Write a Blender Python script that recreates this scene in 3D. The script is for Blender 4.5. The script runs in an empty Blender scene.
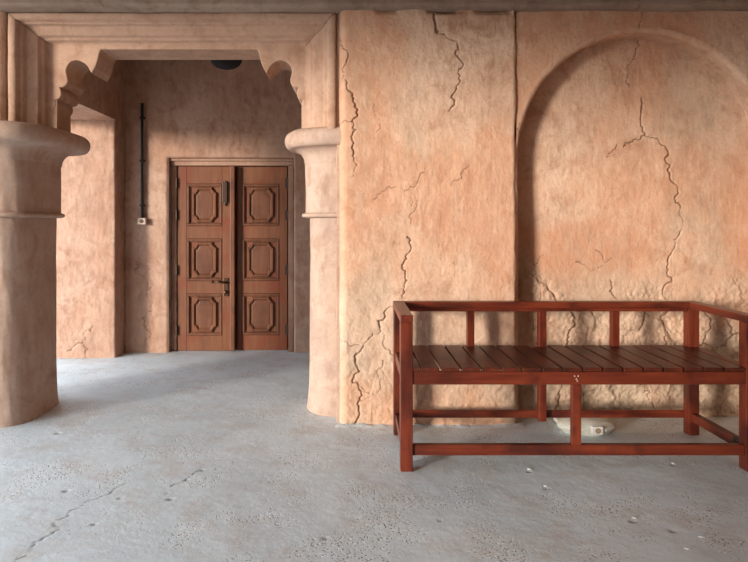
import bpy, bmesh, math, random
import numpy as np
from mathutils import Vector, Matrix
random.seed(7)
PI = math.pi
S = bpy.context.scene
C = S.collection

# ------------------------------------------------------------------ camera, sky, sun, exposure
F = 600.0; VX, VY = 355.0, 225.0; H = 1.13          # focal length in pixels, vanishing point, eye height
cam = bpy.data.cameras.new('camera'); cam.sensor_width = 36; cam.lens = F/748*36
cam.shift_x = (374-VX)/748; cam.shift_y = -(281-VY)/748
cam.clip_end = 300
co = bpy.data.objects.new('camera', cam); C.objects.link(co)
co.location = (0, 0, H); co.rotation_euler = (PI/2, 0, 0)
S.camera = co
S.view_settings.view_transform = 'Standard'; S.view_settings.look = 'None'
S.view_settings.gamma = 1; S.view_settings.use_curve_mapping = False
S.view_settings.exposure = 0.0
S.cycles.use_denoising = True
S.cycles.max_bounces = 8; S.cycles.diffuse_bounces = 5

world = bpy.data.worlds.new('sky'); S.world = world; world.use_nodes = True
wn = world.node_tree.nodes; wl = world.node_tree.links
bg = wn['Background']; bg.inputs['Color'].default_value = (0.80, 0.90, 1.0, 1); bg.inputs['Strength'].default_value = 3.3

sun = bpy.data.lights.new('sun', 'SUN'); sun.energy = 4.7; sun.angle = math.radians(9.5); sun.color = (1.0, 0.91, 0.80)
so = bpy.data.objects.new('sun', sun); C.objects.link(so)
az, el = math.radians(48), math.radians(6.2)          # light travels right and away from the eye, slightly down
dirv = Vector((math.sin(az)*math.cos(el), math.cos(az)*math.cos(el), -math.sin(el)))
so.rotation_euler = dirv.to_track_quat('-Z', 'Y').to_euler(); so.location = (-6, -4, 5)

# ------------------------------------------------------------------ noise and cracks
def _hash(ix, iy, seed):
    n = (ix*374761393 + iy*668265263 + seed*982451653) & 0xffffffff
    n = ((n ^ (n >> 13))*1274126177) & 0xffffffff
    return ((n ^ (n >> 16)) & 0xffff)/65535.0
def vnoise(x, y, seed=0):
    x = np.asarray(x, float); y = np.asarray(y, float)
    ix = np.floor(x).astype(np.int64); iy = np.floor(y).astype(np.int64)
    fx = x-ix; fy = y-iy; fx = fx*fx*(3-2*fx); fy = fy*fy*(3-2*fy)
    a = _hash(ix, iy, seed); b = _hash(ix+1, iy, seed); c = _hash(ix, iy+1, seed); d = _hash(ix+1, iy+1, seed)
    return (a*(1-fx)+b*fx)*(1-fy)+(c*(1-fx)+d*fx)*fy - .5
def fbm(x, y, seed=0, octs=4, gain=.5):
    r = 0; a = 1
    for o in range(octs):
        r = r + a*vnoise(x*2**o, y*2**o, seed+o*17); a *= gain
    return r
def voronoi(x, y, cell, seed):
    gx = x/cell; gy = y/cell; ix = np.floor(gx).astype(np.int64); iy = np.floor(gy).astype(np.int64)
    f1 = np.full(gx.shape, 9.); f2 = np.full(gx.shape, 9.); idv = np.zeros(gx.shape)
    for dx in (-1, 0, 1):
        for dy in (-1, 0, 1):
            cx = ix+dx; cy = iy+dy
            px = cx+_hash(cx, cy, seed); py = cy+_hash(cx, cy, seed+5)
            d = np.hypot(gx-px, gy-py); h = _hash(cx, cy, seed+9)
            near = d < f1
            f2 = np.where(near, f1, np.minimum(f2, d)); idv = np.where(near, h, idv); f1 = np.where(near, d, f1)
    return (f2-f1)*cell, idv
def jag(pts, amp, n=2):
    for _ in range(n):
        out = [pts[0]]
        for a, b in zip(pts, pts[1:]):
            L = math.hypot(b[0]-a[0], b[1]-a[1]); t = random.uniform(.4, .6); k = random.uniform(-amp, amp)*L
            out += [(a[0]+(b[0]-a[0])*t-(b[1]-a[1])/(L+1e-9)*k, a[1]+(b[1]-a[1])*t+(b[0]-a[0])/(L+1e-9)*k), b]
        pts = out
    return pts
def cracks(u, v, lines):
    """lines: (points in wall coordinates, width, depth). returns height change and crack mask"""
    h = np.zeros(u.shape); m = np.zeros(u.shape)
    for pts, w, dep, lip in lines:
        pts = jag(pts, .30, 3)
        for (a, b) in zip(pts, pts[1:]):
            R = max(.06, 4*w)
            sel = np.where((u > min(a[0], b[0])-R) & (u < max(a[0], b[0])+R) & (v > min(a[1], b[1])-R) & (v < max(a[1], b[1])+R))
            if len(sel[0]) == 0: continue
            uu = u[sel]; vv = v[sel]; ex, ey = b[0]-a[0], b[1]-a[1]; L2 = ex*ex+ey*ey+1e-12
            t = np.clip(((uu-a[0])*ex+(vv-a[1])*ey)/L2, 0, 1)
            d = np.hypot(uu-a[0]-t*ex, vv-a[1]-t*ey)
            ww = w*np.clip(1+.9*vnoise(uu*70, vv*70, 3)+1.5*vnoise(uu*16, vv*16, 4), .12, 2.2)
            k = np.clip(1.15-d/ww, 0, 1)
            h[sel] = np.minimum(h[sel], -dep*k); m[sel] = np.maximum(m[sel], k)
            if lip:
                side = np.sign((uu-a[0])*ey-(vv-a[1])*ex)*np.sign(ey if abs(ey) > 1e-6 else 1)
                g = lip*np.exp(-d/.018)*(side > 0)*(d > ww*.7)
                h[sel] = np.where(h[sel] < -.001, h[sel], np.maximum(h[sel], g))
    return h, m

# ------------------------------------------------------------------ node helpers and materials
def newmat(name):
    m = bpy.data.materials.new(name); m.use_nodes = True
    return m, m.node_tree.nodes, m.node_tree.links, m.node_tree.nodes['Principled BSDF']
def ramp(n, l, src, stops):
    r = n.new('ShaderNodeValToRGB'); l.new(src, r.inputs[0])
    e = r.color_ramp.elements
    while len(e) < len(stops): e.new(.5)
    for k, (p, c) in enumerate(stops):
        e[k].position = p; e[k].color = (c[0], c[1], c[2], 1) if hasattr(c, '__len__') else (c, c, c, 1)
    return r.outputs[0]
def noise(n, l, vec, scale, detail=5, rough=.55, dist=0):
    t = n.new('ShaderNodeTexNoise'); t.inputs['Scale'].default_value = scale; t.inputs['Detail'].default_value = detail
    t.inputs['Roughness'].default_value = rough; t.inputs['Distortion'].default_value = dist; l.new(vec, t.inputs['Vector'])
    return t.outputs[0]
def mapping(n, l, scale=(1, 1, 1), loc=(0, 0, 0), rot=(0, 0, 0), coord='Object'):
    tc = n.new('ShaderNodeTexCoord'); mp = n.new('ShaderNodeMapping')
    mp.inputs['Scale'].default_value = scale; mp.inputs['Location'].default_value = loc; mp.inputs['Rotation'].default_value = rot
    l.new(tc.outputs[coord], mp.inputs[0]); return mp.outputs[0]
def mix(n, l, fac, a, b, mode='MIX'):
    m = n.new('ShaderNodeMix'); m.data_type = 'RGBA'; m.blend_type = mode
    for val, idx in ((fac, 0), (a, 6), (b, 7)):
        if hasattr(val, 'is_output'): l.new(val, m.inputs[idx])
        elif hasattr(val, '__len__'): m.inputs[idx].default_value = (*val, 1)
        else: m.inputs[idx].default_value = val
    return m.outputs[2]
def bump(n, l, bs, items):
    prev = None
    for hsrc, st, dist in items:
        b = n.new('ShaderNodeBump'); b.inputs['Strength'].default_value = st; b.inputs['Distance'].default_value = dist
        l.new(hsrc, b.inputs['Height'])
        if prev: l.new(prev, b.inputs['Normal'])
        prev = b.outputs[0]
    l.new(prev, bs.inputs['Normal'])

def plaster(name, base=(.66, .40, .265), pale=(.73, .51, .37), dark=(.47, .25, .155), fine=1.0, off=0):
    m, n, l, bs = newmat(name)
    v = mapping(n, l, loc=(off, off*.7, 0))
    vs = mapping(n, l, scale=(9, 9, 1.3), loc=(off, 0, 0))
    big = noise(n, l, v, 1.5, 4, .55, .4)
    mid = noise(n, l, v, 5.5, 7, .66, .8)
    col = mix(n, l, ramp(n, l, big, [(.38, 0), (.62, 1)]), base, pale)
    col = mix(n, l, ramp(n, l, mid, [(.49, 0), (.66, .9)]), col, dark)
    m2 = noise(n, l, mapping(n, l, loc=(3+off, 1, 7)), 2.6, 6, .6, 1.0)
    col = mix(n, l, ramp(n, l, m2, [(.50, 0), (.62, .6)]), col, tuple(c*k for c, k in zip(base, (.86, .90, .95))))
    streak = noise(n, l, vs, 2.2, 5, .6)
    col = mix(n, l, ramp(n, l, streak, [(.45, 0), (.68, .5)]), col, pale)
    mot = noise(n, l, mapping(n, l, scale=(1, 1, .6), loc=(off, 3, 1)), 13, 8, .72, .2)
    col = mix(n, l, ramp(n, l, mot, [(.50, 0), (.66, .45)]), col, pale)
    mo2 = noise(n, l, mapping(n, l, scale=(1, 1, .7), loc=(off+5, 3, 1)), 17, 8, .75, .2)
    col = mix(n, l, ramp(n, l, mo2, [(.52, 0), (.68, .6)]), col, dark)
    fn = noise(n, l, v, 60, 4, .65)
    col = mix(n, l, ramp(n, l, fn, [(.30, .22), (.5, 0)]), col, (.30, .17, .11))
    at = n.new('ShaderNodeAttribute'); at.attribute_name = 'worn'
    wc = mix(n, l, ramp(n, l, noise(n, l, v, 14, 6, .7), [(.35, 0), (.65, 1)]), (.36, .27, .19), (.60, .455, .335))
    col = mix(n, l, at.outputs['Fac'], col, wc)
    ao = n.new('ShaderNodeAttribute'); ao.attribute_name = 'ochre'
    om = n.new('ShaderNodeMath'); om.operation = 'MULTIPLY'; l.new(ao.outputs['Fac'], om.inputs[0])
    l.new(ramp(n, l, mot, [(.38, 1), (.62, .5)]), om.inputs[1])
    col = mix(n, l, om.outputs[0], col, (.60, .29, .165))
    ac = n.new('ShaderNodeAttribute'); ac.attribute_name = 'crack'
    col = mix(n, l, ac.outputs['Fac'], col, (.20, .11, .07))
    l.new(col, bs.inputs['Base Color']); bs.inputs['Roughness'].default_value = .92
    bs.inputs['Specular IOR Level'].default_value = .15
    bump(n, l, bs, [(noise(n, l, v, 26, 8, .78), .40*fine, .010), (noise(n, l, vs, 7, 6, .7), .28*fine, .008), (fn, .5*fine, .004)])
    return m
M = {}
M['plaster'] = plaster('ochre_plaster')
M['column'] = plaster('column_plaster', base=(.45, .305, .23), pale=(.54, .40, .32), dark=(.37, .23, .165), fine=.45, off=2)
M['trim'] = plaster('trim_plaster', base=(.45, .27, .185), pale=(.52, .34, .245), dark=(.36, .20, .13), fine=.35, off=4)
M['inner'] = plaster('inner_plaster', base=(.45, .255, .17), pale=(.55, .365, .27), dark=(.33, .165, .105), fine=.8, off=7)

def concrete():
    m, n, l, bs = newmat('worn_concrete')
    v = mapping(n, l)
    big = noise(n, l, v, 1.3, 6, .62, .2)
    mid = noise(n, l, mapping(n, l, loc=(5, 2, 0)), 4.5, 8, .72, .15)
    col = mix(n, l, ramp(n, l, big, [(.35, 0), (.65, 1)]), (.56, .635, .67), (.70, .775, .815))
    col = mix(n, l, ramp(n, l, mid, [(.48, 0), (.66, .65)]), col, (.53, .50, .47))
    col = mix(n, l, ramp(n, l, noise(n, l, v, 12, 6, .7), [(.55, 0), (.75, .5)]), col, (.74, .74, .73))
    zone = ramp(n, l, noise(n, l, mapping(n, l, loc=(1, 9, 0)), 3.2, 5, .65), [(.50, 0), (.56, 1)])
    sp = n.new('ShaderNodeTexVoronoi'); sp.inputs['Scale'].default_value = 75; l.new(v, sp.inputs['Vector'])
    pit = ramp(n, l, sp.outputs['Distance'], [(.20, 1), (.32, 0)])
    pit2 = mix(n, l, zone, (0, 0, 0), pit)
    col = mix(n, l, pit2, col, (.20, .205, .205))
    spk = ramp(n, l, noise(n, l, v, 95, 3, .6), [(.56, 0), (.64, 1)])
    col = mix(n, l, mix(n, l, zone, (0, 0, 0), spk), col, (.86, .88, .88))
    ac = n.new('ShaderNodeAttribute'); ac.attribute_name = 'crack'
    col = mix(n, l, ac.outputs['Fac'], col, (.13, .12, .11))
    l.new(col, bs.inputs['Base Color'])
    r = ramp(n, l, mid, [(.3, .52), (.7, .75)]); l.new(r, bs.inputs['Roughness'])
    bs.inputs['Specular IOR Level'].default_value = .35
    bump(n, l, bs, [(mid, .35, .012), (noise(n, l, v, 30, 6, .7), .3, .005), (pit2, -.5 if False else .5, -.004)])
    return m
M['concrete'] = concrete()

def wood(name, c1, c2, c3, rough, axis, coat=0, sc=1.0):
    m, n, l, bs = newmat(name)
    s = [22*sc]*3; s[axis] = 1.6*sc
    oi = n.new('ShaderNodeObjectInfo')
    tc = n.new('ShaderNodeTexCoord'); ad = n.new('ShaderNodeVectorMath'); ad.operation = 'ADD'
    sh = n.new('ShaderNodeVectorMath'); sh.operation = 'SCALE'; sh.inputs[3].default_value = 7.0
    cb = n.new('ShaderNodeCombineXYZ')
    for k in range(3): l.new(oi.outputs['Random'], cb.inputs[k])
    l.new(cb.outputs[0], sh.inputs[0]); l.new(tc.outputs['Object'], ad.inputs[0]); l.new(sh.outputs[0], ad.inputs[1])
    mp = n.new('ShaderNodeMapping'); mp.inputs['Scale'].default_value = s; l.new(ad.outputs[0], mp.inputs[0])
    g = noise(n, l, mp.outputs[0], 1.6, 6, .65, .5)
    col = mix(n, l, ramp(n, l, g, [(.32, 0), (.68, 1)]), c1, c2)
    g2 = noise(n, l, ad.outputs[0], 3.5, 4, .6, .5)
    col = mix(n, l, ramp(n, l, g2, [(.48, 0), (.64, .8)]), col, c3)
    l.new(col, bs.inputs['Base Color']); bs.inputs['Roughness'].default_value = rough
    bs.inputs['Specular IOR Level'].default_value = .3; bs.inputs['Coat Weight'].default_value = coat*.6; bs.inputs['Coat Roughness'].default_value = .25
    bump(n, l, bs, [(g, .25, .002)])
    return m
rc = ((.080, .012, .007), (.185, .034, .013), (.040, .009, .006))
M['bench_x'] = wood('red_wood_along', *rc, .38, 0, .25)
M['bench_y'] = wood('red_wood_across', *rc, .38, 1, .25)
M['bench_z'] = wood('red_wood_upright', *rc, .38, 2, .25)
M['slat'] = wood('dark_slat_wood', (.050, .010, .005), (.125, .026, .012), (.03, .007, .004), .42, 1, .1)
M['door'] = wood('door_wood', (.15, .055, .026), (.23, .09, .042), (.20, .046, .02), .5, 2, 0, .8)
M['door_dark'] = wood('door_moulding_wood', (.13, .048, .024), (.20, .08, .04), (.10, .035, .018), .5, 2)
M['door_frame'] = wood('door_frame_wood', (.36, .21, .145), (.46, .28, .195), (.28, .15, .10), .6, 2)

def flat(name, col, rough=.6, metal=0, nscale=30, var=.2, bmp=.1):
    m, n, l, bs = newmat(name)
    v = mapping(n, l); g = noise(n, l, v, nscale, 4, .6)
    d = tuple(c*(1-var) for c in col)
    l.new(mix(n, l, ramp(n, l, g, [(.35, 0), (.65, 1)]), d, col), bs.inputs['Base Color'])
    bs.inputs['Roughness'].default_value = rough; bs.inputs['Metallic'].default_value = metal
    bump(n, l, bs, [(g, bmp, .002)])
    return m
M['black'] = flat('black_plastic', (.006, .005, .005), .8)
M['brass'] = flat('dark_bronze', (.10, .05, .028), .4, .6)
M['hinge'] = flat('dark_hinge', (.07, .04, .028), .5, .5)
M['socket'] = flat('aged_white_plastic', (.62, .50, .42), .5)
M['tape'] = flat('black_tape', (.01, .01, .01), .45)
M['screw'] = flat('pale_screw', (.55, .40, .33), .4, .2)
M['weight'] = flat('pale_stone', (.78, .76, .66), .7, 0, 18, .2, .4)
M['tag'] = flat('white_tag', (.86, .86, .84), .5, 0, 20, .05)
M['emblem'] = flat('tan_emblem', (.48, .30, .10), .5)
M['emblem2'] = flat('grey_emblem', (.42, .38, .32), .5)
M['chip'] = flat('plaster_chip', (.50, .47, .42), .8)
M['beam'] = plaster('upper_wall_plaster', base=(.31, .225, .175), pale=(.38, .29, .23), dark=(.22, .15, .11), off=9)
M['roof'] = flat('roof_plaster', (.42, .30, .22), .9, 0, 6, .25)
M['earth'] = flat('sandy_courtyard', (.50, .45, .38), .95, 0, 3, .2)

# ------------------------------------------------------------------ mesh helpers
def link(name, me, mat, parent=None):
    o = bpy.data.objects.new(name, me); C.objects.link(o)
    if mat is not None and not me.materials: me.materials.append(mat)
    if parent is not None: o.parent = parent
    return o
def finish(name, bm, mat, parent=None, smooth=False):
    me = bpy.data.meshes.new(name); bmesh.ops.recalc_face_normals(bm, faces=bm.faces[:])
    bm.to_mesh(me); bm.free()
    if smooth:
        for p in me.polygons: p.use_smooth = True
    return link(name, me, mat, parent)
def boxbm(bm, x0, x1, y0, y1, z0, z1, bev=0, seg=2):
    r = bmesh.ops.create_cube(bm, size=1)
    vs = r['verts']
    for v in vs:
        v.co = Vector(((x0+x1)/2+v.co.x*(x1-x0), (y0+y1)/2+v.co.y*(y1-y0), (z0+z1)/2+v.co.z*(z1-z0)))
    if bev:
        es = list({e for v in vs for e in v.link_edges})
        bmesh.ops.bevel(bm, geom=es, offset=bev, segments=seg, affect='EDGES', profile=.5)
def box(name, b, mat, parent=None, bev=0, seg=2):
    bm = bmesh.new(); boxbm(bm, *b, bev, seg); return finish(name, bm, mat, parent)
def struct(o): o['kind'] = 'structure'; return o
def thing(o, label, cat, group=None):
    o['label'] = label; o['category'] = cat
    if group: o['group'] = group
    return o
def empty(name, loc):
    o = bpy.data.objects.new(name, None); o.empty_display_size = .1; C.objects.link(o); o.location = loc; return o
def rel(root, o):
    """keeps a part where it was modelled although its thing stands elsewhere"""
    o.parent = root; bpy.context.view_layer.update()
    o.matrix_parent_inverse = root.matrix_world.inverted(); return o
def grid(name, P, mat, attrs=None, keep=None, parent=None, flip=False):
    """P: (nv, nu, 3) positions; keep: bool (nv-1, nu-1) faces"""
    nv, nu = P.shape[:2]
    idx = np.arange(nv*nu).reshape(nv, nu)
    q = np.stack([idx[:-1, :-1], idx[:-1, 1:], idx[1:, 1:], idx[1:, :-1]], -1)
    q = q[keep] if keep is not None else q.reshape(-1, 4)
    if flip: q = q[:, ::-1]
    used = np.unique(q); remap = -np.ones(nv*nu, np.int64); remap[used] = np.arange(len(used)); q = remap[q]
    co_ = P.reshape(-1, 3)[used]
    me = bpy.data.meshes.new(name)
    me.vertices.add(len(co_)); me.vertices.foreach_set('co', co_.astype(np.float32).ravel())
    me.loops.add(q.size); me.loops.foreach_set('vertex_index', q.astype(np.int32).ravel())
    me.polygons.add(len(q)); me.polygons.foreach_set('loop_start', np.arange(0, q.size, 4, dtype=np.int32))
    me.polygons.foreach_set('loop_total', np.full(len(q), 4, np.int32))
    me.polygons.foreach_set('use_smooth', np.ones(len(q), bool))
    me.update(calc_edges=True)
    for k, a in (attrs or {}).items():
        at = me.attributes.new(k, 'FLOAT', 'POINT'); at.data.foreach_set('value', a.reshape(-1)[used].astype(np.float32))
    return link(name, me, mat, parent)
def w(px, py, d): return ((px-VX)/F*d, H-(py-VY)/F*d)    # point of the photograph onto a wall d metres away
def line(d, pts, wd=.006, dep=.014, lip=.003): return ([w(x, y, d) for x, y in pts], max(wd*.55, .0027), dep*.65, lip*.6)

def sstep(a, b, x):
    t = np.clip((x-a)/(b-a), 0, 1); return t*t*(3-2*t)
def relief(u, v, seed, amp=1.0):
    h = .010*fbm(u*2.2, v*2.2, seed, 3)+.0032*fbm(u*11, v*7, seed+3, 4, .6)
    h += .0013*fbm(u*45, v*22, seed+8, 3, .6)
    ch, cid = voronoi(u+.03*fbm(u*9, v*9, 31, 2), v+.03*fbm(u*9, v*9, 37, 2), .07, seed+2)
    h += .0016*(cid-.5)*np.clip(ch/.01, 0, 1)
    return amp*h

# ------------------------------------------------------------------ ground, floor
box_o = struct(box('ground_outside', (-40, 40, -45, 30, -.35, -.13), M['earth'])); box_o.name = 'ground'
DW = 3.39      # face of the big wall pier
st = .0085
u = np.arange(-2.75, 2.62, st); v = np.arange(1.75, 5.44, st)
U, V = np.meshgrid(u, v)
h = .004*fbm(U*1.5, V*1.5, 5, 3)+.0012*fbm(U*8, V*8, 7, 4, .6)
def fw(px, py): d = F*H/(py-VY); return ((px-VX)/F*d, d)
fl = [([fw(14, 561), fw(34, 542), fw(53, 523)], .0030, .0025, .0), ([fw(56, 520), fw(90, 500), fw(125, 483)], .0025, .0012, 0),
      ([fw(166, 494), fw(185, 480), fw(204, 467)], .0025, .001, 0)]
ch, cm = cracks(U, V, fl); h = h+ch
for px, py, r in [(58, 433, .016), (66, 491, .013), (170, 499, .014), (186, 480, .011), (202, 470, .012), (94, 524, .01), (325, 538, .01),
                  (529, 471, .012), (546, 488, .01), (633, 521, .014), (673, 531, .012), (673, 465, .01), (440, 520, .008), (120, 498, .008)]:
    X, Y = fw(px, py); d = np.hypot((U-X)/1.3, V-Y)
    h -= .008*np.clip(1-d/r, 0, 1); cm = np.maximum(cm, .6*np.clip(1.2-d/r, 0, 1))
# cement swept up against the foot of the walls
edge = np.clip(1-(DW-V)/.05, 0, 1)*(U > -.1)*(U < .95)*(V < DW+.02)
h = h+.012*edge*np.clip(.4+fbm(U*20, V*20, 61, 3), 0, 1)
struct(grid('floor', np.stack([U, V, h], -1), M['concrete'], {'crack': cm}))
bm = bmesh.new(); boxbm(bm, -4.2, 3.3, -2.2, 5.7, -.13, -.012)
struct(finish('floor_slab', bm, M['concrete']))

# ------------------------------------------------------------------ main wall: pier with cracks
def front_wall():
    st = .0042
    u = np.arange(-.085, .916+st*.5, st); v = np.arange(0, 2.352, st)
    U, V = np.meshgrid(u, v)
    h = relief(U, V, 11)
    d = DW
    L = [line(d, [(340, 35), (345, 49), (344, 66), (342, 78), (347.5, 90), (354, 98), (358, 109), (352, 121), (356.6, 130), (352, 140), (354, 153), (357, 164)], .0075, .016),
         line(d, [(357, 164), (354, 170), (352, 177)], .004, .008),
         line(d, [(353, 122), (346, 120), (338, 127)], .005, .008),
         line(d, [(434, 12), (435, 23), (437, 33), (448, 38), (458, 45), (459, 58), (458, 73), (459.5, 79), (455, 92), (448, 111)], .006, .014),
         line(d, [(435, 14), (436, 24), (438, 32)], .011, .018),
         line(d, [(407.6, 237), (406.5, 255), (402, 265.6), (405.4, 276), (403, 299)], .0065, .014),
         line(d, [(396, 306), (378, 321), (380, 333), (364, 345.6), (359.5, 353), (360, 372), (353, 383), (360, 401), (358.5, 418.6), (351, 426)], .0075, .015),
         line(d, [(338, 338.5), (348, 343), (359.5, 345.6)], .005, .01),
         line(d, [(383, 333), (383, 344), (392, 354.5), (404, 362)], .004, .008),
         line(d, [(360, 401), (376, 392), (381.6, 379.5), (383, 360)], .004, .007),
         line(d, [(358, 382), (368, 392), (377, 388)], .003, .006),
         line(d, [(374, 104), (378, 118), (376, 135)], .003, .004), line(d, [(425, 172), (405, 190), (412, 206)], .003, .004),
         line(d, [(374, 199), (383, 191), (396, 187)], .003, .004), line(d, [(411, 225), (413, 212), (417, 199)], .003, .004),
         line(d, [(470, 165), (462, 178), (452, 186)], .003, .004)]
    ch, cm = cracks(U, V, L)
    # crumbling top edge under the band
    top = np.clip(1-(2.345-V)/.03, 0, 1)
    brk = np.clip(vnoise(U*14, V*3, 77)*2.2, 0, 1)*top
    gouge = np.exp(-(((U-w(449, 0, d)[0])/.065)**2+((V-w(0, 11, d)[1])/.013)**2))
    h = h+ch-.02*brk-.022*gouge; cm = np.maximum(cm, np.clip(.7*brk+.8*gouge, 0, .9))
    # coarser surface near the floor, plates lifting
    low = sstep(.75, .25, V)
    cell, cid = voronoi(U+.05*fbm(U*6, V*6, 3, 2), V+.05*fbm(U*6, V*6, 9, 2), .13, 21)
    h += low*(.006*(cid-.5)*np.clip(cell/.012, 0, 1)+.004*fbm(U*30, V*30, 41, 3, .6))
    mort = sstep(.05, .0, V)
    worn = np.clip(low*.45+.8*fbm(U*5, V*5, 51, 4)*low+mort*.7, 0, .8)
    worn = np.maximum(worn, .35*sstep(.15, -.08, U)*sstep(1.8, 2.3, V))
    oc = np.clip(sstep(.25, .0, np.abs(V-1.02-.1*U))*(.5+1.6*fbm(U*3, V*3, 64, 4)), 0, .7)
    oc = np.maximum(oc, np.clip(2.4*fbm(U*1.9+4, V*1.5, 91, 5)-.1, 0, .6))
    worn = np.maximum(worn, np.clip(1.9*fbm(U*3+8, V*2, 97, 5)-.25, 0, .45))
    # rounded arrises left and right
    a = U-u[0]; b = u[-1]-U
    for e, r in ((a, .045), (b, .025)):
        t = np.clip(1-e/r, 0, 1); h = h-r*(1-np.sqrt(np.clip(1-t*t, 0, 1)))
    # returns back into the depth
    P = np.stack([U+.004*fbm(V*8, V*0, 5, 3)*(a < .01)-.006*fbm(V*9, V*0, 15, 3)*(b < .01), d-h, V], -1)
    nl = 9
    Lft = np.repeat(P[:, :1], nl, 1); Lft[:, :, 1] += np.linspace(.06, .001, nl)[None, :]; Lft[:, :, 0] -= np.linspace(.022, .001, nl)[None, :]
    nr = 7
    Rgt = np.repeat(P[:, -1:], nr, 1); Rgt[:, :, 1] += np.linspace(.001, .23, nr)[None, :]; Rgt[:, :, 0] += np.linspace(0, .008, nr)[None, :]
    P = np.concatenate([Lft, P, Rgt], 1)
    pad = lambda A: np.pad(A, ((0, 0), (nl, nr)), mode='edge')
    struct(grid('wall_front', P, M['plaster'], {'crack': pad(cm), 'worn': pad(worn), 'ochre': pad(oc)}))
front_wall()

# ------------------------------------------------------------------ arched niche: back face
DA, DN = 3.41, 3.55
AX, AZ, AR = 1.644, 1.516, .712
def niche():
    st = .0046
    u = np.arange(.900, 2.46, st); v = np.arange(0, 2.30, st)
    U, V = np.meshgrid(u, v); d = DN
    h = relief(U, V, 23)
    L = [line(d, [(635, 33), (636, 49), (628, 65), (628, 75), (630, 87)], .0055, .012), line(d, [(642, 98), (641.6, 112), (645, 133)], .007, .014),
         line(d, [(645, 133), (631, 142), (623.7, 147)], .006, .012), line(d, [(617, 145), (612, 151), (607, 157)], .006, .012),
         line(d, [(645, 133), (659, 142), (670.4, 165), (678, 187), (681, 206)], .008, .015), line(d, [(681, 206), (680, 232)], .004, .006),
         line(d, [(680, 232), (675, 247), (668.6, 269.6), (663, 296)], .0075, .014), line(d, [(663, 296), (660, 320), (664, 350)], .005, .01),
         line(d, [(610.6, 280), (610, 291), (617, 302)], .006, .012), line(d, [(617, 302), (617, 329), (612, 345)], .005, .008),
         line(d, [(571, 312), (571, 330), (567, 346)], .010, .018), line(d, [(567, 346), (552, 359)], .006, .01),
         line(d, [(575, 262), (590, 270), (602, 265)], .003, .004), line(d, [(596, 250), (604, 262), (612, 258)], .003, .005),
         line(d, [(705, 312), (710.6, 323), (706, 335), (702.5, 344), (714, 348), (725.6, 345), (732.6, 335), (728, 321), (720, 312)], .008, .016, .006),
         line(d, [(732.6, 335), (744, 330), (756, 333)], .007, .012, .005), line(d, [(702.5, 344), (697, 352), (690, 365)], .008, .016, .004),
         line(d, [(543, 255), (536, 275), (540, 300), (534, 330)], .005, .008), line(d, [(558, 376), (560, 398), (556, 412)], .009, .016, .004),
         line(d, [(692, 385), (697, 379), (703, 376)], .010, .018, .003), line(d, [(640, 385), (650, 392), (654, 408)], .007, .012, .004)]
    ch, cm = cracks(U, V, L)
    bound = .74+.14*fbm(U*3.5, V*0, 71, 3)+.20*sstep(1.25, .93, U)+.12*sstep(1.9, 2.2, U)
    low = sstep(bound+.05, bound-.10, V)
    cell, cid = voronoi(U+.07*fbm(U*5, V*5, 3, 3), V+.07*fbm(U*5, V*5, 9, 3), .17, 33)
    seam = np.clip(1-cell/.016, 0, 1)*np.clip(.5+2.2*fbm(U*4, V*4, 13, 2), 0, 1)
    deep = sstep(.55, .25, V)
    h = h+ch+low*(.020*(cid-.5)*np.clip(cell/.03, 0, 1)-.007*seam+.010*fbm(U*14, V*14, 45, 4, .66)+.006*fbm(U*50, V*50, 46, 2, .7))
    cm = np.maximum(cm, .5*seam*low*(.3+.7*deep))
    cm = np.maximum(cm, low*np.clip(2.2*fbm(U*22, V*26, 47, 3)-.75, 0, .5)*deep)
    foot = sstep(.06, 0, V); h += .02*foot
    worn = np.clip(low*(.55+1.1*fbm(U*4.5, V*4.5, 53, 4))+.35*deep, 0, .9)
    oc = np.clip(sstep(.30, .0, np.abs(V-.98))*(.55+1.8*fbm(U*2.6, V*3, 66, 4)), 0, .75)*(1-low)
    oc = np.maximum(oc, np.clip(2.2*fbm(U*1.7+9, V*1.5, 93, 5)-.1, 0, .55)*(1-low))
    worn = np.maximum(worn, np.clip(1.8*fbm(U*2.6+8, V*2, 98, 5)-.25, 0, .4))
    struct(grid('wall_niche', np.stack([U, d-h, V], -1), M['plaster'], {'crack': cm, 'worn': worn, 'ochre': oc}))
niche()

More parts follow.
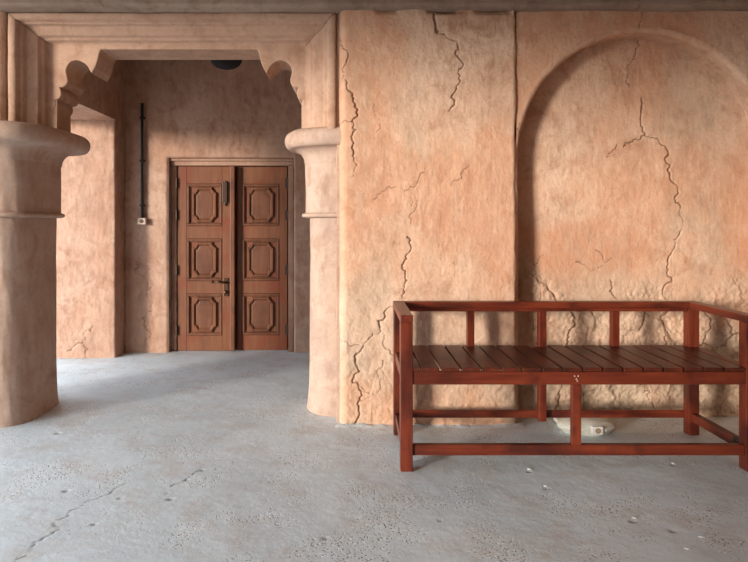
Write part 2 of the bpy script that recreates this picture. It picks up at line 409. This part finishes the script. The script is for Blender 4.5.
def niche_front():
    # rounded-arris reveal following the arch, and the wall around it
    path = []
    z0 = 0.0
    for z in np.arange(z0, AZ, .02): path.append((AX-AR, z, -1.0, 0.0))
    for a in np.linspace(PI, 0, 130): path.append((AX+AR*math.cos(a), AZ+AR*math.sin(a), math.cos(a), math.sin(a)))
    for z in np.arange(AZ, z0-.001, -.02)[1:]: path.append((AX+AR, max(z, 0), 1.0, 0.0))
    path = np.array(path)
    prof = [(.0, DN+.01)]+[(0.0, y) for y in np.linspace(DN-.02, DA+.028, 7)]
    for a in np.linspace(0, PI/2, 6): prof.append((.026*(1-math.cos(a)), DA+.026*(1-math.sin(a))))
    prof = np.array(prof)
    P = np.zeros((len(prof), len(path), 3))
    for j, (o, y) in enumerate(prof):
        n = .006*fbm(path[:, 0]*7+path[:, 1]*9, path[:, 1]*7+y*20, 81, 3)
        P[j, :, 0] = path[:, 0]+path[:, 2]*(o+n); P[j, :, 2] = path[:, 1]+path[:, 3]*(o+n)
        P[j, :, 1] = y+.003*fbm(path[:, 0]*12, path[:, 1]*12, 83, 2)
    struct(grid('trim_1', P, M['plaster'], flip=True))
    # wall around: fill from arris outward to the rectangle
    st = .0062
    x0, x1, z1 = .916, 3.2, 2.352
    u = np.arange(x0, x1, st); v = np.arange(0, z1, st); U, V = np.meshgrid(u, v)
    r = np.where(V > AZ, np.hypot(U-AX, V-AZ), np.abs(U-AX))
    R1 = AR+.024
    inside = r < R1
    # snap vertices close to the arris onto it
    near = (r >= R1-st*.75) & (r < R1+st*.75)
    k = np.where(near, R1/np.maximum(r, 1e-6), 1)
    U2 = AX+(U-AX)*k; V2 = np.where(V > AZ, AZ+(V-AZ)*k, V)
    inside &= ~near
    h = relief(U, V, 29)*np.clip((r-R1)/.03, .1, 1)
    d = DA
    L = [line(d, [(641, 12), (640, 22), (637, 30)], .003, .005)]
    ch, cm = cracks(U, V, L)
    low = sstep(.8, .5, V)
    worn = np.clip(low*(.5+fbm(U*4, V*4, 57, 3)), 0, .8)
    oc = np.clip(.15+1.6*fbm(U*1.7+2, V*1.7, 95, 4), 0, .6)*(1-low)
    ins = inside
    keep = ~(ins[:-1, :-1] | ins[:-1, 1:] | ins[1:, 1:] | ins[1:, :-1])
    struct(grid('wall_arch', np.stack([U2, d-h-ch, V2], -1), M['plaster'], {'crack': cm, 'worn': worn, 'ochre': oc}, keep))
niche_front()

# band above, running across the whole front
def band():
    st = .012
    u = np.arange(-3.0, 3.2, st); U = np.tile(u, (40, 1))
    prof = [(3.50, 2.342), (3.345, 2.345), (3.335, 2.352), (3.33, 2.36)]+[(3.33, z) for z in np.linspace(2.37, 2.72, 36)]
    prof = np.array(prof)
    Y = np.tile(prof[:, :1], (1, len(u))); Z = np.tile(prof[:, 1:], (1, len(u)))
    Z = Z+np.where(np.arange(40)[:, None] < 4, .006*fbm(U*6, Z*0, 101, 4, .6), 0)
    Y = Y-.010*fbm(U*6, Z*6, 103, 4, .6)*(np.arange(40)[:, None] > 0)
    L = [line(3.33, [(641, 12), (641, 5), (640, -6)], .004, .006), line(3.33, [(375, 6), (382, 10), (388, 11)], .008, .01), line(3.33, [(100, 2), (110, 7), (128, 6)], .005, .01)]
    ch, cm = cracks(U, Z, L)
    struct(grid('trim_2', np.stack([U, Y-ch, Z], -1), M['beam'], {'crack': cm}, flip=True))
band()

# ------------------------------------------------------------------ masses behind the wall skins
XR, XL = -.105, -1.989                     # sides of the opening
def mass(name, boxes, mat='inner'):
    bm = bmesh.new()
    for b in boxes: boxbm(bm, *b)
    return struct(finish(name, bm, M[mat]))
mass('wall_front_core', [(XR, .895, 3.445, 3.95, 0, 2.72), (.895, 3.2, 3.61, 3.95, 0, 2.30), (.895, 3.2, 3.45, 3.95, 2.31, 2.72)], 'column')
mass('wall_lintel', [(XL, XR, 3.580, 3.80, 2.212, 2.75)], 'trim')

def left_pier():
    st = .008
    u = np.arange(-2.32, -1.986, st); v = np.arange(0, 2.352, st); U, V = np.meshgrid(u, v)
    h = relief(U, V, 43)
    b = u[-1]-U; t = np.clip(1-b/.045, 0, 1); h = h-.045*(1-np.sqrt(np.clip(1-t*t, 0, 1)))
    P = np.stack([U, DW-h, V], -1)
    nr = 9
    R = np.repeat(P[:, -1:], nr, 1); R[:, :, 1] += np.linspace(.001, .06, nr)[None, :]; R[:, :, 0] += np.linspace(0, .004, nr)[None, :]
    P = np.concatenate([P, R], 1)
    struct(grid('wall_pier', P, M['plaster']))
    mass('wall_pier_core', [(-2.32, XL-.01, 3.45, 3.95, 0, 2.34)], 'column')
left_pier()

# ------------------------------------------------------------------ scalloped arch surround
CXM = -1.047                      # middle line of the opening
arch = empty('scalloped_arch_surround', (CXM, 3.6, 1.70))
thing(arch, 'moulded plaster surround with scalloped corner brackets framing the open doorway', 'arch')
def surround():
    prof = [(.0, 3.44), (.002, 3.428), (.010, 3.424), (.036, 3.424), (.040, 3.428), (.046, 3.430), (.050, 3.456), (.056, 3.462), (.064, 3.462), (.068, 3.466),
            (.070, 3.486), (.078, 3.490), (.100, 3.496), (.128, 3.506), (.134, 3.512), (.138, 3.530), (.146, 3.534), (.156, 3.536), (.160, 3.558), (.166, 3.566), (.19, 3.570), (.21, 3.575)]
    x0, x1, zt, zb = -1.986, -.108, 2.344, 1.66
    cols = []
    nvert = 60; nh = 150
    P = np.zeros((len(prof), nvert*2+nh, 3))
    for j, (o, y) in enumerate(prof):
        oz = o*.80
        ptsL = [(x0+o, z) for z in np.linspace(zb, zt-oz, nvert)]
        ptsT = [(x, zt-oz) for x in np.linspace(x0+o, x1-o, nh)]
        ptsR = [(x1-o, z) for z in np.linspace(zt-oz, zb, nvert)]
        pp = np.array(ptsL+ptsT+ptsR)
        P[j, :, 0] = pp[:, 0]+.0035*fbm(pp[:, 1]*7, pp[:, 0]*5, 111, 3); P[j, :, 2] = pp[:, 1]+.0035*fbm(pp[:, 0]*6, pp[:, 1]*6, 113, 3)
        P[j, :, 1] = y-.003*fbm(pp[:, 0]*9+o*30, pp[:, 1]*9, 115, 3)
    rel(arch, grid('architrave', P, M['trim'], flip=True))
    # bracket outline: pixels of its far edge, at the far face
    px = [(259, 60), (263, 60.2), (264.6, 63), (265.4, 67), (266.6, 71.5), (268.6, 77), (272.0, 82.4), (273.5, 79.5), (275.5, 76), (278.5, 73), (282, 71), (286, 70.2), (290, 71), (293, 73.2),
          (295, 76.5), (295.8, 80), (295.3, 84), (294.2, 88), (294.4, 91), (296.2, 94), (298.6, 95.4), (301.8, 95.6), (300.6, 98.6), (300.2, 101.5), (301, 104.6), (303, 106.8), (306.6, 107.6), (305.8, 110.4), (306.2, 113.4), (308.4, 116.4), (308, 128)]
    o2 = [((x-VX)/F*3.80, H-(y-VY)/F*3.80) for x, y in px]
    o2[-1] = (o2[-1][0], 1.69); o2 += [(-.12, 1.69), (-.12, 2.209), (o2[0][0]-.004, 2.209)]
    for side in (0, 1):
        pts = o2 if side == 0 else [(2*CXM-x, z) for x, z in o2]
        bm = bmesh.new()
        fr = [bm.verts.new((x, 3.5685, z)) for x, z in pts]; bk = [bm.verts.new((x, 3.80, z)) for x, z in pts]
        ff = bm.faces.new(fr); bb = bm.faces.new(bk[::-1])
        n = len(pts)
        for k in range(n): bm.faces.new((fr[k], bk[k], bk[(k+1) % n], fr[(k+1) % n]))
        bmesh.ops.recalc_face_normals(bm, faces=bm.faces[:])
        es = list(ff.edges)+list(bb.edges)
        bmesh.ops.bevel(bm, geom=es, offset=.006, segments=2, affect='EDGES', profile=.5)
        bmesh.ops.triangulate(bm, faces=[f for f in bm.faces if len(f.verts) > 4])
        rel(arch, finish('scalloped_bracket', bm, M['trim']))
surround()
rel(arch, box('fascia', (2*CXM+.609, -.609, 3.570, 3.80, 2.175, 2.2115), M['trim'], None, .004))

def column(name, cx, label, flare, cy=3.74, rx=.225, ry=.19, ex_=.85, co_=0):
    root = empty(name, (cx, cy, 0)); thing(root, label, 'column', 'columns of the arched doorway')
    def ring_mesh(nm, prof, seed, mat):
        na = 120
        A = np.linspace(0, 2*PI, na+1)
        Z = np.array([p[1] for p in prof]); O = np.array([p[0] for p in prof])
        P = np.zeros((len(prof), na+1, 3))
        for j in range(len(prof)):
            z = Z[j]; o = O[j]
            c, s = np.cos(A), np.sin(A)
            ex = np.sign(c)*np.abs(c)**ex_; ey = np.sign(s)*np.abs(s)**ex_
            dn = .008*fbm(np.cos(A)*2+5, np.sin(A)*2+z*2.4, seed, 3)+.0025*fbm(np.cos(A)*10+5, np.sin(A)*10+z*8, seed+5, 3)
            fl = .03*flare*math.exp(-z/.10)
            P[j, :, 0] = cx+ex*(rx+o+dn+fl*1.0); P[j, :, 1] = cy+ey*(ry+o*.9+dn+fl); P[j, :, 2] = z
        P[:, -1] = P[:, 0]
        return rel(root, grid(nm, P, mat, flip=False))
    lower = [(0, z) for z in np.linspace(0, 1.178, 90)]
    upper = [(.028, z) for z in np.linspace(1.192, 1.50, 28)]
    ringp = [(-.005, 1.172), (.020, 1.174)]+[(.030+.018*math.cos(a), 1.189+.014*math.sin(a)) for a in np.linspace(-PI/2, PI/2, 9)]+[(.024, 1.205), (.01, 1.207)]
    for p in lower[:]: pass
    ring_mesh('shaft', lower+[(0.0, 1.185)], 121, M['column'])
    ring_mesh('neck', upper, 131, M['column'])
    ring_mesh('ring', ringp, 141, M['column'])
    cap = [(.022, 1.49), (.029, 1.50), (.032, 1.52), (.038, 1.54), (.050, 1.56), (.070, 1.577), (.098+co_, 1.590)]
    cap += [(.118+co_+.036*math.cos(a), 1.640+.050*math.sin(a)) for a in np.linspace(-PI/2*.95, PI/2*.75, 14)]
    cap += [(.11, 1.698), (.07, 1.704), (.03, 1.706), (-.05, 1.706), (-.15, 1.706)]
    ring_mesh('capital', cap, 151, M['column'])
    return root
column('engaged_column', -.055, 'pale sunlit rounded column with a bulging capital at the right side of the doorway', .6)
column('engaged_column', -2.105, 'shaded brown rounded column with a bulging capital at the left edge of the picture', .45, 3.62, .230, .28, .62, .03)

# ------------------------------------------------------------------ corridor behind the doorway
DB = 5.30
def back_wall():
    st = .009
    u = np.arange(-2.03, 3.0, st); v = np.arange(0, 2.66, st); U, V = np.meshgrid(u, v)
    hx0, hx1, hz = -1.648, -.545, 1.722
    hole = (U > hx0) & (U < hx1) & (V < hz)
    # snap border
    su = np.where(np.abs(U-hx0) <= st*.51, hx0, np.where(np.abs(U-hx1) <= st*.51, hx1, U))
    su = np.where(V < hz+st, su, U)
    sv = np.where((np.abs(V-hz) <= st*.51) & (U > hx0-st) & (U < hx1+st), hz, V)
    h = 1.3*relief(U, V, 61)
    L = [line(DB, [(138.5, 257), (144, 282), (147.6, 291), (146.5, 313.6), (150, 332), (146, 345)], .007, .012), line(DB, [(137, 262), (141, 268)], .005, .008),
         line(DB, [(147, 291), (152, 287)], .005, .006)]
    ch, cm = cracks(U, V, L); h = h+ch
    low = sstep(.4, .05, V)
    worn = np.clip(low*(.3+fbm(U*5, V*5, 59, 3)), 0, .6)
    # soft arris round the door recess
    dx = np.where(U < (hx0+hx1)/2, hx0-U, U-hx1); dz = V-hz
    e = np.where(dz < 0, dx, np.where(dx < 0, dz, np.hypot(np.maximum(dx, 0), np.maximum(dz, 0))))
    t = np.clip(1-e/.03, 0, 1); h = h-.03*(1-np.sqrt(np.clip(1-t*t, 0, 1)))
    ins = (su > hx0+1e-6) & (su < hx1-1e-6) & (sv < hz-1e-6)
    keep = ~(ins[:-1, :-1] | ins[:-1, 1:] | ins[1:, 1:] | ins[1:, :-1])
    struct(grid('wall_back', np.stack([su, DB-h, sv], -1), M['inner'], {'crack': cm, 'worn': worn}, keep))
    mass('wall_back_core', [(-2.62, hx0, 5.345, 5.7, 0, 2.66), (hx1, 3.1, 5.345, 5.7, 0, 2.66), (hx0, hx1, 5.345, 5.7, hz, 2.66), (hx0, hx1, 5.56, 5.7, 0, hz)])
back_wall()
def left_jamb():
    # wall on the left of the corridor with an opening; its far jamb faces us
    st = .0075
    u = np.arange(-2.62, -2.03, st); v = np.arange(0, 2.03, st); U, V = np.meshgrid(u, v)
    d = 5.10
    h = 1.2*relief(U, V, 71)
    L = [line(d, [(93, 325), (84, 333), (83, 343), (88, 349), (88, 359)], .006, .011), line(d, [(83, 343), (75, 345), (68, 351)], .006, .011), line(d, [(75, 345), (69, 353)], .005, .008)]
    ch, cm = cracks(U, V, L); h = h+ch
    b = u[-1]-U; t = np.clip(1-b/.02, 0, 1); h = h-.02*(1-np.sqrt(np.clip(1-t*t, 0, 1)))
    worn = .15+0*U
    P = np.stack([U, d-h, V], -1); nr = 9
    R = np.repeat(P[:, -1:], nr, 1); R[:, :, 1] += np.linspace(.002, .21, nr)[None, :]; R[:, :, 0] += .006*fbm(V[:, :1]*9, V[:, :1]*0+np.linspace(0, 2, nr)[None, :], 73, 3)
    P = np.concatenate([P, R], 1); pad = lambda A: np.pad(A, ((0, 0), (0, nr)), mode='edge')
    struct(grid('wall_left', P, M['inner'], {'crack': pad(cm)}))
    mass('wall_left_core', [(-2.62, -2.05, 5.15, 5.345, 0, 2.02), (-2.62, -2.03, 3.95, 5.345, 2.0225, 2.66)])
left_jamb()
mass('wall_right', [(3.0, 3.2, 3.95, 5.7, 0, 2.66)])
mass('ceiling', [(-2.62, 3.2, 3.80, 5.7, 2.66, 2.75)], 'roof')

# veranda the photograph is taken from: roof, right wall, low lintel towards the court on the left
mass('ceiling_veranda', [(-3.0, 3.4, -1.9, 3.80, 2.75, 2.95)], 'roof')
mass('wall_veranda', [(3.2, 3.4, -1.9, 5.7, 0, 2.75)], 'plaster')
mass('shade_lintel', [(-3.0, -2.72, -1.6, 3.95, 2.46, 2.75)], 'plaster')  # unseen lintel, height set to cut the sun off the upper wall
mass('wall_rear_blocker', [(-3.0, 3.2, -1.9, -1.6, 0, 2.75)], 'plaster')  # unseen wall added behind the eye to block skylight from there

# ------------------------------------------------------------------ double door
def dX(p): return (p-VX)/F*5.38
def dZ(p): return H-(p-VY)/F*5.38
door = empty('door_1', (-1.1, 5.38, 0)); door['kind'] = 'structure'
def panel_mesh(x0, x1, z0, z1, y):
    bm = bmesh.new()
    b = .020; pr = .017
    # outer moulding
    for bb in ((x0, x1, z0, z0+b), (x0, x1, z1-b, z1), (x0, x0+b, z0+b, z1-b), (x1-b, x1, z0+b, z1-b)):
        boxbm(bm, bb[0], bb[1], y-pr, y+.004, bb[2], bb[3], .005, 2)
    for bb in ((x0+b, x1-b, z0+b, z0+b+.010), (x0+b, x1-b, z1-b-.010, z1-b), (x0+b, x0+b+.010, z0+b+.01, z1-b-.01), (x1-b-.010, x1-b, z0+b+.01, z1-b-.01)):
        boxbm(bm, bb[0], bb[1], y-.007, y+.004, bb[2], bb[3], .003, 1)
    # raised cartouche with clipped hollow corners
    cx, cz = (x0+x1)/2, (z0+z1)/2; hw, hh = (x1-x0)/2-.068, (z1-z0)/2-.052
    c = .040
    def outline(g):
        W, Hh = hw+g, hh+g; cc = c+g*.4
        q = [(W, Hh-cc), (W-.012, Hh-cc+.004), (W-cc+.012, Hh-.016), (W-cc+.006, Hh)]
        pts = q+[(-x, z) for x, z in q[::-1]]+[(-x, -z) for x, z in q]+[(x, -z) for x, z in q[::-1]]
        return [(cx+x, cz+z) for x, z in pts]
    lay = [(0.022, y+.004), (.022, y-.012), (.014, y-.021), (.004, y-.021), (-.004, y-.012), (-.012, y-.006), (-.022, y-.008)]
    rings = [[bm.verts.new((x, yy, z)) for x, z in outline(g)] for g, yy in lay]
    for a, b2 in zip(rings, rings[1:]):
        n = len(a)
        for k in range(n): bm.faces.new((a[k], a[(k+1) % n], b2[(k+1) % n], b2[k]))
    bm.faces.new(rings[-1])
    return bm
def leaf(x0, x1, y, pans, label=None):
    bm = bmesh.new()
    z0, z1 = .004, 1.655
    # stiles and rails around recessed fields
    zs = [(dZ(226), dZ(183.7)), (dZ(281), dZ(238.6)), (dZ(335.5), dZ(293.6))]
    boxbm(bm, x0, pans[0], y, y+.04, z0, z1, .003, 1); boxbm(bm, pans[1], x1, y, y+.04, z0, z1, .003, 1)
    rails = [(z0, zs[2][0]), (zs[2][1], zs[1][0]), (zs[1][1], zs[0][0]), (zs[0][1], z1)]
    for a, b in rails: boxbm(bm, pans[0], pans[1], y+.001, y+.04, a, b, .002, 1)
    lf = finish('door_leaf', bm, M['door']); rel(door, lf)
    for a, b in zs:
        p = finish('panel', panel_mesh(pans[0]+.002, pans[1]-.002, a+.002, b-.002, y+.012), M['door_dark'])
        p.parent = lf; p.matrix_parent_inverse = Matrix.Identity(4)
        f = box('panel_field', (pans[0], pans[1], y+.014, y+.03, a, b), M['door']); f.parent = lf
    return lf
L1 = leaf(dX(177.8), dX(231), 5.375, (dX(187), dX(222.3)))
L2 = leaf(dX(237), dX(287), 5.40, (dX(241.8), dX(279)))
def child(o, par): o.parent = par; return o
child(box('cover_strip', (dX(231), dX(235.6), 5.335, 5.40, .012, 1.655), M['door_dark'], None, .006), L1)
child(box('cover_strip', (dX(235.8), dX(237.2), 5.41, 5.43, .012, 1.655), M['door_dark'], None, .002), L2)
# lever handle with plate, bolt above
def cyl(bm, p, q, r, seg=12):
    p = Vector(p); q = Vector(q); dlt = q-p
    mt = Matrix.Translation((p+q)/2) @ dlt.to_track_quat('Z', 'Y').to_matrix().to_4x4()
    bmesh.ops.create_cone(bm, cap_ends=True, segments=seg, radius1=r, radius2=r, depth=dlt.length, matrix=mt)
bm = bmesh.new()
cyl(bm, (dX(226.5), 5.375, dZ(282)), (dX(226.5), 5.315, dZ(282)), .011)
cyl(bm, (dX(226.5), 5.318, dZ(282)), (dX(215), 5.318, dZ(281)), .009)
bmesh.ops.create_icosphere(bm, subdivisions=2, radius=.016, matrix=Matrix.Translation((dX(214), 5.318, dZ(281))))
child(finish('handle', bm, M['brass'], smooth=True), L1)
bm = bmesh.new(); boxbm(bm, dX(223.5), dX(228.7), 5.366, 5.378, dZ(296), dZ(278), .005)
bmesh.ops.create_icosphere(bm, subdivisions=2, radius=.018, matrix=Matrix.Translation((dX(226), 5.36, dZ(292))))
child(finish('lock_plate', bm, M['brass']), L1)
bm = bmesh.new(); boxbm(bm, dX(222.8), dX(228), 5.352, 5.378, dZ(203), dZ(182), .006); cyl(bm, (dX(225.5), 5.36, dZ(181)), (dX(225.5), 5.36, dZ(206)), .008)
child(finish('bolt', bm, M['hinge']), L1)
for z in (183, 215, 270, 330):
    bm = bmesh.new(); cyl(bm, (dX(287.6), 5.385, dZ(z+5)), (dX(287.6), 5.385, dZ(z-5)), .010)
    boxbm(bm, dX(285), dX(288), 5.392, 5.402, dZ(z+5), dZ(z-5)); child(finish('hinge', bm, M['hinge']), L2)
    bm = bmesh.new(); cyl(bm, (dX(177.2), 5.36, dZ(z+5)), (dX(177.2), 5.36, dZ(z-5)), .008); child(finish('hinge', bm, M['hinge']), L1)
# frame
fy = 5.362
bm = bmesh.new(); boxbm(bm, -1.646, dX(177.2)-.004, fy+.01, 5.46, 0, 1.66, .006); rel(door, finish('door_jamb', bm, M['door_frame']))
bm = bmesh.new(); boxbm(bm, dX(288)+.008, -.547, fy-.03, 5.46, 0, 1.66, .006); rel(door, finish('door_jamb', bm, M['door_frame']))
bm = bmesh.new(); boxbm(bm, -1.646, -.547, fy-.01, 5.46, 1.66, 1.70, .006); boxbm(bm, -1.646, -.547, fy-.03, 5.46, 1.70, 1.72, .005)
rel(door, finish('door_head', bm, M['door_frame']))
box_bk = box('door_backing', (-1.60, -.60, 5.47, 5.50, .011, 1.66), M['hinge']); rel(door, box_bk)

# ------------------------------------------------------------------ conduit, socket, pendant lamp
bm = bmesh.new()
xc = (142-VX)/F*5.27; z0 = H-(218-VY)/F*5.27; z1 = H-(103-VY)/F*5.27
cyl(bm, (xc, 5.272, z0), (xc, 5.272, z1), .012, 10)
for z in (z0+.11, z1-.13, (z0+z1)/2): boxbm(bm, xc-.02, xc+.02, 5.262, 5.30, z-.008, z+.008, .003)
thing(finish('cable_conduit', bm, M['black']), 'thin black vertical cable pipe running down the wall left of the wooden door', 'pipe')
sk = empty('socket_box', (xc, 5.27, z0-.03)); thing(sk, 'small pale switch box at the lower end of the black cable pipe', 'socket')
zc = H-(221-VY)/F*5.27
rel(sk, box('box_body', (xc-.040, xc+.038, 5.252, 5.298, zc-.032, zc+.026), M['socket'], None, .008))
bm = bmesh.new(); cyl(bm, (xc+.002, 5.249, zc-.002), (xc+.002, 5.256, zc-.002), .018, 16); rel(sk, finish('button', bm, M['brass']))
lx = (226-VX)/F*4.6; lz = H+(225-69)/F*4.6
lamp = empty('pendant_lamp', (lx, 4.6, 2.66)); thing(lamp, 'dark round lamp hanging from the corridor ceiling above the wooden door', 'lamp')
bm = bmesh.new()
N = 32; prof = [(.0, lz), (.04, lz+.003), (.075, lz+.014), (.10, lz+.032), (.118, lz+.056), (.124, lz+.08), (.118, lz+.10), (.06, lz+.13), (.02, lz+.14), (0, lz+.14)]
rings = [[bm.verts.new((lx+r*math.cos(2*PI*k/N), 4.6+r*math.sin(2*PI*k/N), z)) for k in range(N)] if r > 0 else [bm.verts.new((lx, 4.6, z))] for r, z in prof]
for a, b in zip(rings, rings[1:]):
    for k in range(N):
        k2 = (k+1) % N
        if len(a) == 1: bm.faces.new((a[0], b[k], b[k2]))
        elif len(b) == 1: bm.faces.new((a[k], a[k2], b[0]))
        else: bm.faces.new((a[k], a[k2], b[k2], b[k]))
rel(lamp, finish('lamp_shade', bm, M['black'], smooth=True))
bm = bmesh.new(); cyl(bm, (lx, 4.6, lz+.135), (lx, 4.6, 2.65), .010); boxbm(bm, lx-.04, lx+.04, 4.56, 4.64, 2.64, 2.66, .006)
rel(lamp, finish('lamp_stem', bm, M['black']))

# ------------------------------------------------------------------ bench
bx0, bx1 = .208, 1.849; pw = .057
by0, by1 = 2.746, 3.277
bench = empty('wooden_bench', ((bx0+bx1)/2, (by0+by1)/2, 0))
thing(bench, 'long reddish brown wooden bench with slatted seat standing against the arched wall niche', 'bench')
def bp(name, b, mat, bev=.003): return rel(bench, box(name, b, M[mat], None, bev))
for x in (bx0, bx1-pw):
    for y, nm in ((by0, 'front_leg'), (by1-pw, 'rear_leg')):
        bp(nm, (x, x+pw, y, y+pw, 0.0, .682), 'bench_z')
for x in (bx0, bx1-pw):
    bp('armrest', (x-.001, x+pw+.001, by0-.002, by1-.058, .682, .717), 'bench_y', .004)
bp('back_rail', (bx0-.001, bx1+.001, by1-.057, by1, .6825, .717), 'bench_x', .004)
bp('back_rail_apron', (bx0+pw, bx1-pw, by1-.050, by1-.012, .665, .6825), 'bench_x', .002)
for k, (a, b) in enumerate(((.604, .643), (.990, 1.031), (1.383, 1.424))):
    bp('back_post', (a, b, by1-.050, by1-.012, .072 if k == 1 else .476, .665), 'bench_z')
bp('front_seat_rail', (bx0+pw, bx1-pw, by0+.006, by0+.034, .397, .456), 'bench_x', .004)
bp('rear_seat_rail', (bx0+pw, bx1-pw, by1-.012, by1-.001, .40, .449), 'bench_x')
for x in (bx0+.008, bx1-pw+.012):
    bp('side_seat_rail', (x, x+.036, by0+pw, by1-pw, .397, .449), 'bench_y')
    bp('side_stretcher', (x, x+.036, by0+pw, by1-pw, .076, .120), 'bench_y')
bp('front_stretcher', (bx0+pw, bx1-pw, by0+.012, by0+.044, .070, .118), 'bench_x')
bp('rear_stretcher', (bx0+pw, bx1-pw, by1-.012, by1-.001, .080, .122), 'bench_x')
bp('middle_strut', (.998, 1.040, by0+.010, by0+.040, .118, .397), 'bench_z')
for (sx, sz) in ((1.008, .437), (1.016, .424), (1.024, .437), (1.020, .415)):
    bm = bmesh.new(); bmesh.ops.create_icosphere(bm, subdivisions=1, radius=.0045, matrix=Matrix.Translation((sx, by0+.006, sz)))
    rel(bench, finish('screw', bm, M['screw']))
tp = box('black_tape_wrap', (bx1-pw+.008, bx1-pw+.052, by0+.075, by0+.118, .072, .124), M['tape'], None, .005); rel(bench, tp)
tp['label'] = 'black tape wrapped round the right stretcher'
slat0 = None
P0, s0 = .0930, .2995   # pitch of the slats, first gap
for k in range(18):
    ya, yb = by0+.004, by1-.005
    if k == 0: xa, xb = bx0+pw+.001, s0-.004
    elif k == 17: xa, xb = bx1-pw+.004, bx1-.004; ya, yb = by0+pw+.002, by1-pw-.002
    elif k == 16: xa, xb = s0+P0*15+.005, bx1-pw-.001
    else: xa, xb = s0+P0*(k-1)+.005, s0+P0*k-.005
    zc_ = .466+random.uniform(-.0012, .0012)
    # each back post passes a slat: stop slats short where a post stands
    for (a, b) in ((.990, 1.031),):
        if xb > a and xa < b: yb = by1-.052
    if 0 < k < 16:
        # alike boards share one mesh
        if slat0 is None:
            bm = bmesh.new(); boxbm(bm, -.0418, .0418, -.257, .257, -.009, .009, .0025, 2)
            slat0 = bpy.data.meshes.new('seat_slat'); bmesh.ops.recalc_face_normals(bm, faces=bm.faces[:]); bm.to_mesh(slat0); bm.free(); slat0.materials.append(M['slat'])
        o = bpy.data.objects.new('seat_slat', slat0); C.objects.link(o)
        o.location = ((xa+xb)/2, (ya+yb)/2, zc_); o.scale = (1, (yb-ya)/.514, 1)
        rel(bench, o)
    else:
        bp('seat_slat', (xa, xb, ya, yb, .457, .475), 'slat', .0025)

# ------------------------------------------------------------------ stone weight under the bench
rock = empty('stone_weight', (1.26, 3.345, 0)); thing(rock, 'pale rounded stone-like block with a white tag lying under the bench', 'block')
bm = bmesh.new(); bmesh.ops.create_icosphere(bm, subdivisions=5, radius=1)
for v_ in bm.verts:
    x, y, z = v_.co
    p = 2.6
    n = (abs(x)**p+abs(y)**p+abs(z)**p)**(1/p); x, y, z = x/n, y/n, z/n
    zz = max(z*.052+.024, 0)
    f = .80+.20*min(1, (zz/.035)) if zz < .035 else 1
    ang = math.atan2(y, x)
    f *= 1+.045*math.cos(5*ang+1)+.03*abs(math.cos(4.5*ang))
    X = x*.150*f*(1.0 if x < 0 else .97); Y = y*.135*f
    if y < -.3: Y = max(Y, -.128+.0*X)
    v_.co = Vector((1.270+X*1.06, 3.318+Y, zz))
rb = finish('block_body', bm, M['weight'], smooth=True); rel(rock, rb)
def tagbox(cx, y, cz, ww, hh, name, mat, dep=.004): return rel(rock, box(name, (cx-ww/2, cx+ww/2, y, y+dep, cz-hh/2, cz+hh/2), M[mat], None, .001, 1))
tg = tagbox(1.286, 3.176, .040, .056, .042, 'tag', 'tag', .02)
bm = bmesh.new(); cyl(bm, (1.287, 3.1735, .040), (1.287, 3.177, .040), .0145, 24); rel(rock, finish('round_emblem', bm, M['emblem']))
bm = bmesh.new(); cyl(bm, (1.287, 3.1720, .040), (1.287, 3.174, .040), .0075, 20); rel(rock, finish('emblem_core', bm, M['emblem2']))

# ------------------------------------------------------------------ plaster chips on the floor
chips = [(529, 470, .020, 'small pale chip on the floor nearest the front left of the bench'), (545, 487, .016, 'small pale chip on the floor below the middle strut of the bench'),
         (673, 464, .018, 'pale chip on the floor before the lower bench rail near its right end'),
         (634, 519, .020, 'pale chip beside a floor pit, leftmost of the three in the lower right foreground'),
         (701, 538, .024, 'long pale chip lying on the concrete at the lower right'), (687, 550, .020, 'bright white flake on the concrete, nearest the bottom edge of the picture')]
for px, py, r, lab in chips:
    X, Y = fw(px, py)
    bm = bmesh.new(); bmesh.ops.create_icosphere(bm, subdivisions=2, radius=1)
    ca, sa = math.cos(.6), math.sin(.6)
    for v_ in bm.verts:
        k = 1+random.uniform(-.18, .18)
        a, b, c = v_.co.x*r*.42*k, v_.co.y*r*.17*k, v_.co.z*.003*k
        v_.co = Vector((X+a*ca-b*sa, Y-a*sa*.8+b*ca, .004+c))
    thing(finish('plaster_chip', bm, M['chip']), lab, 'chip', 'plaster chips on the floor')
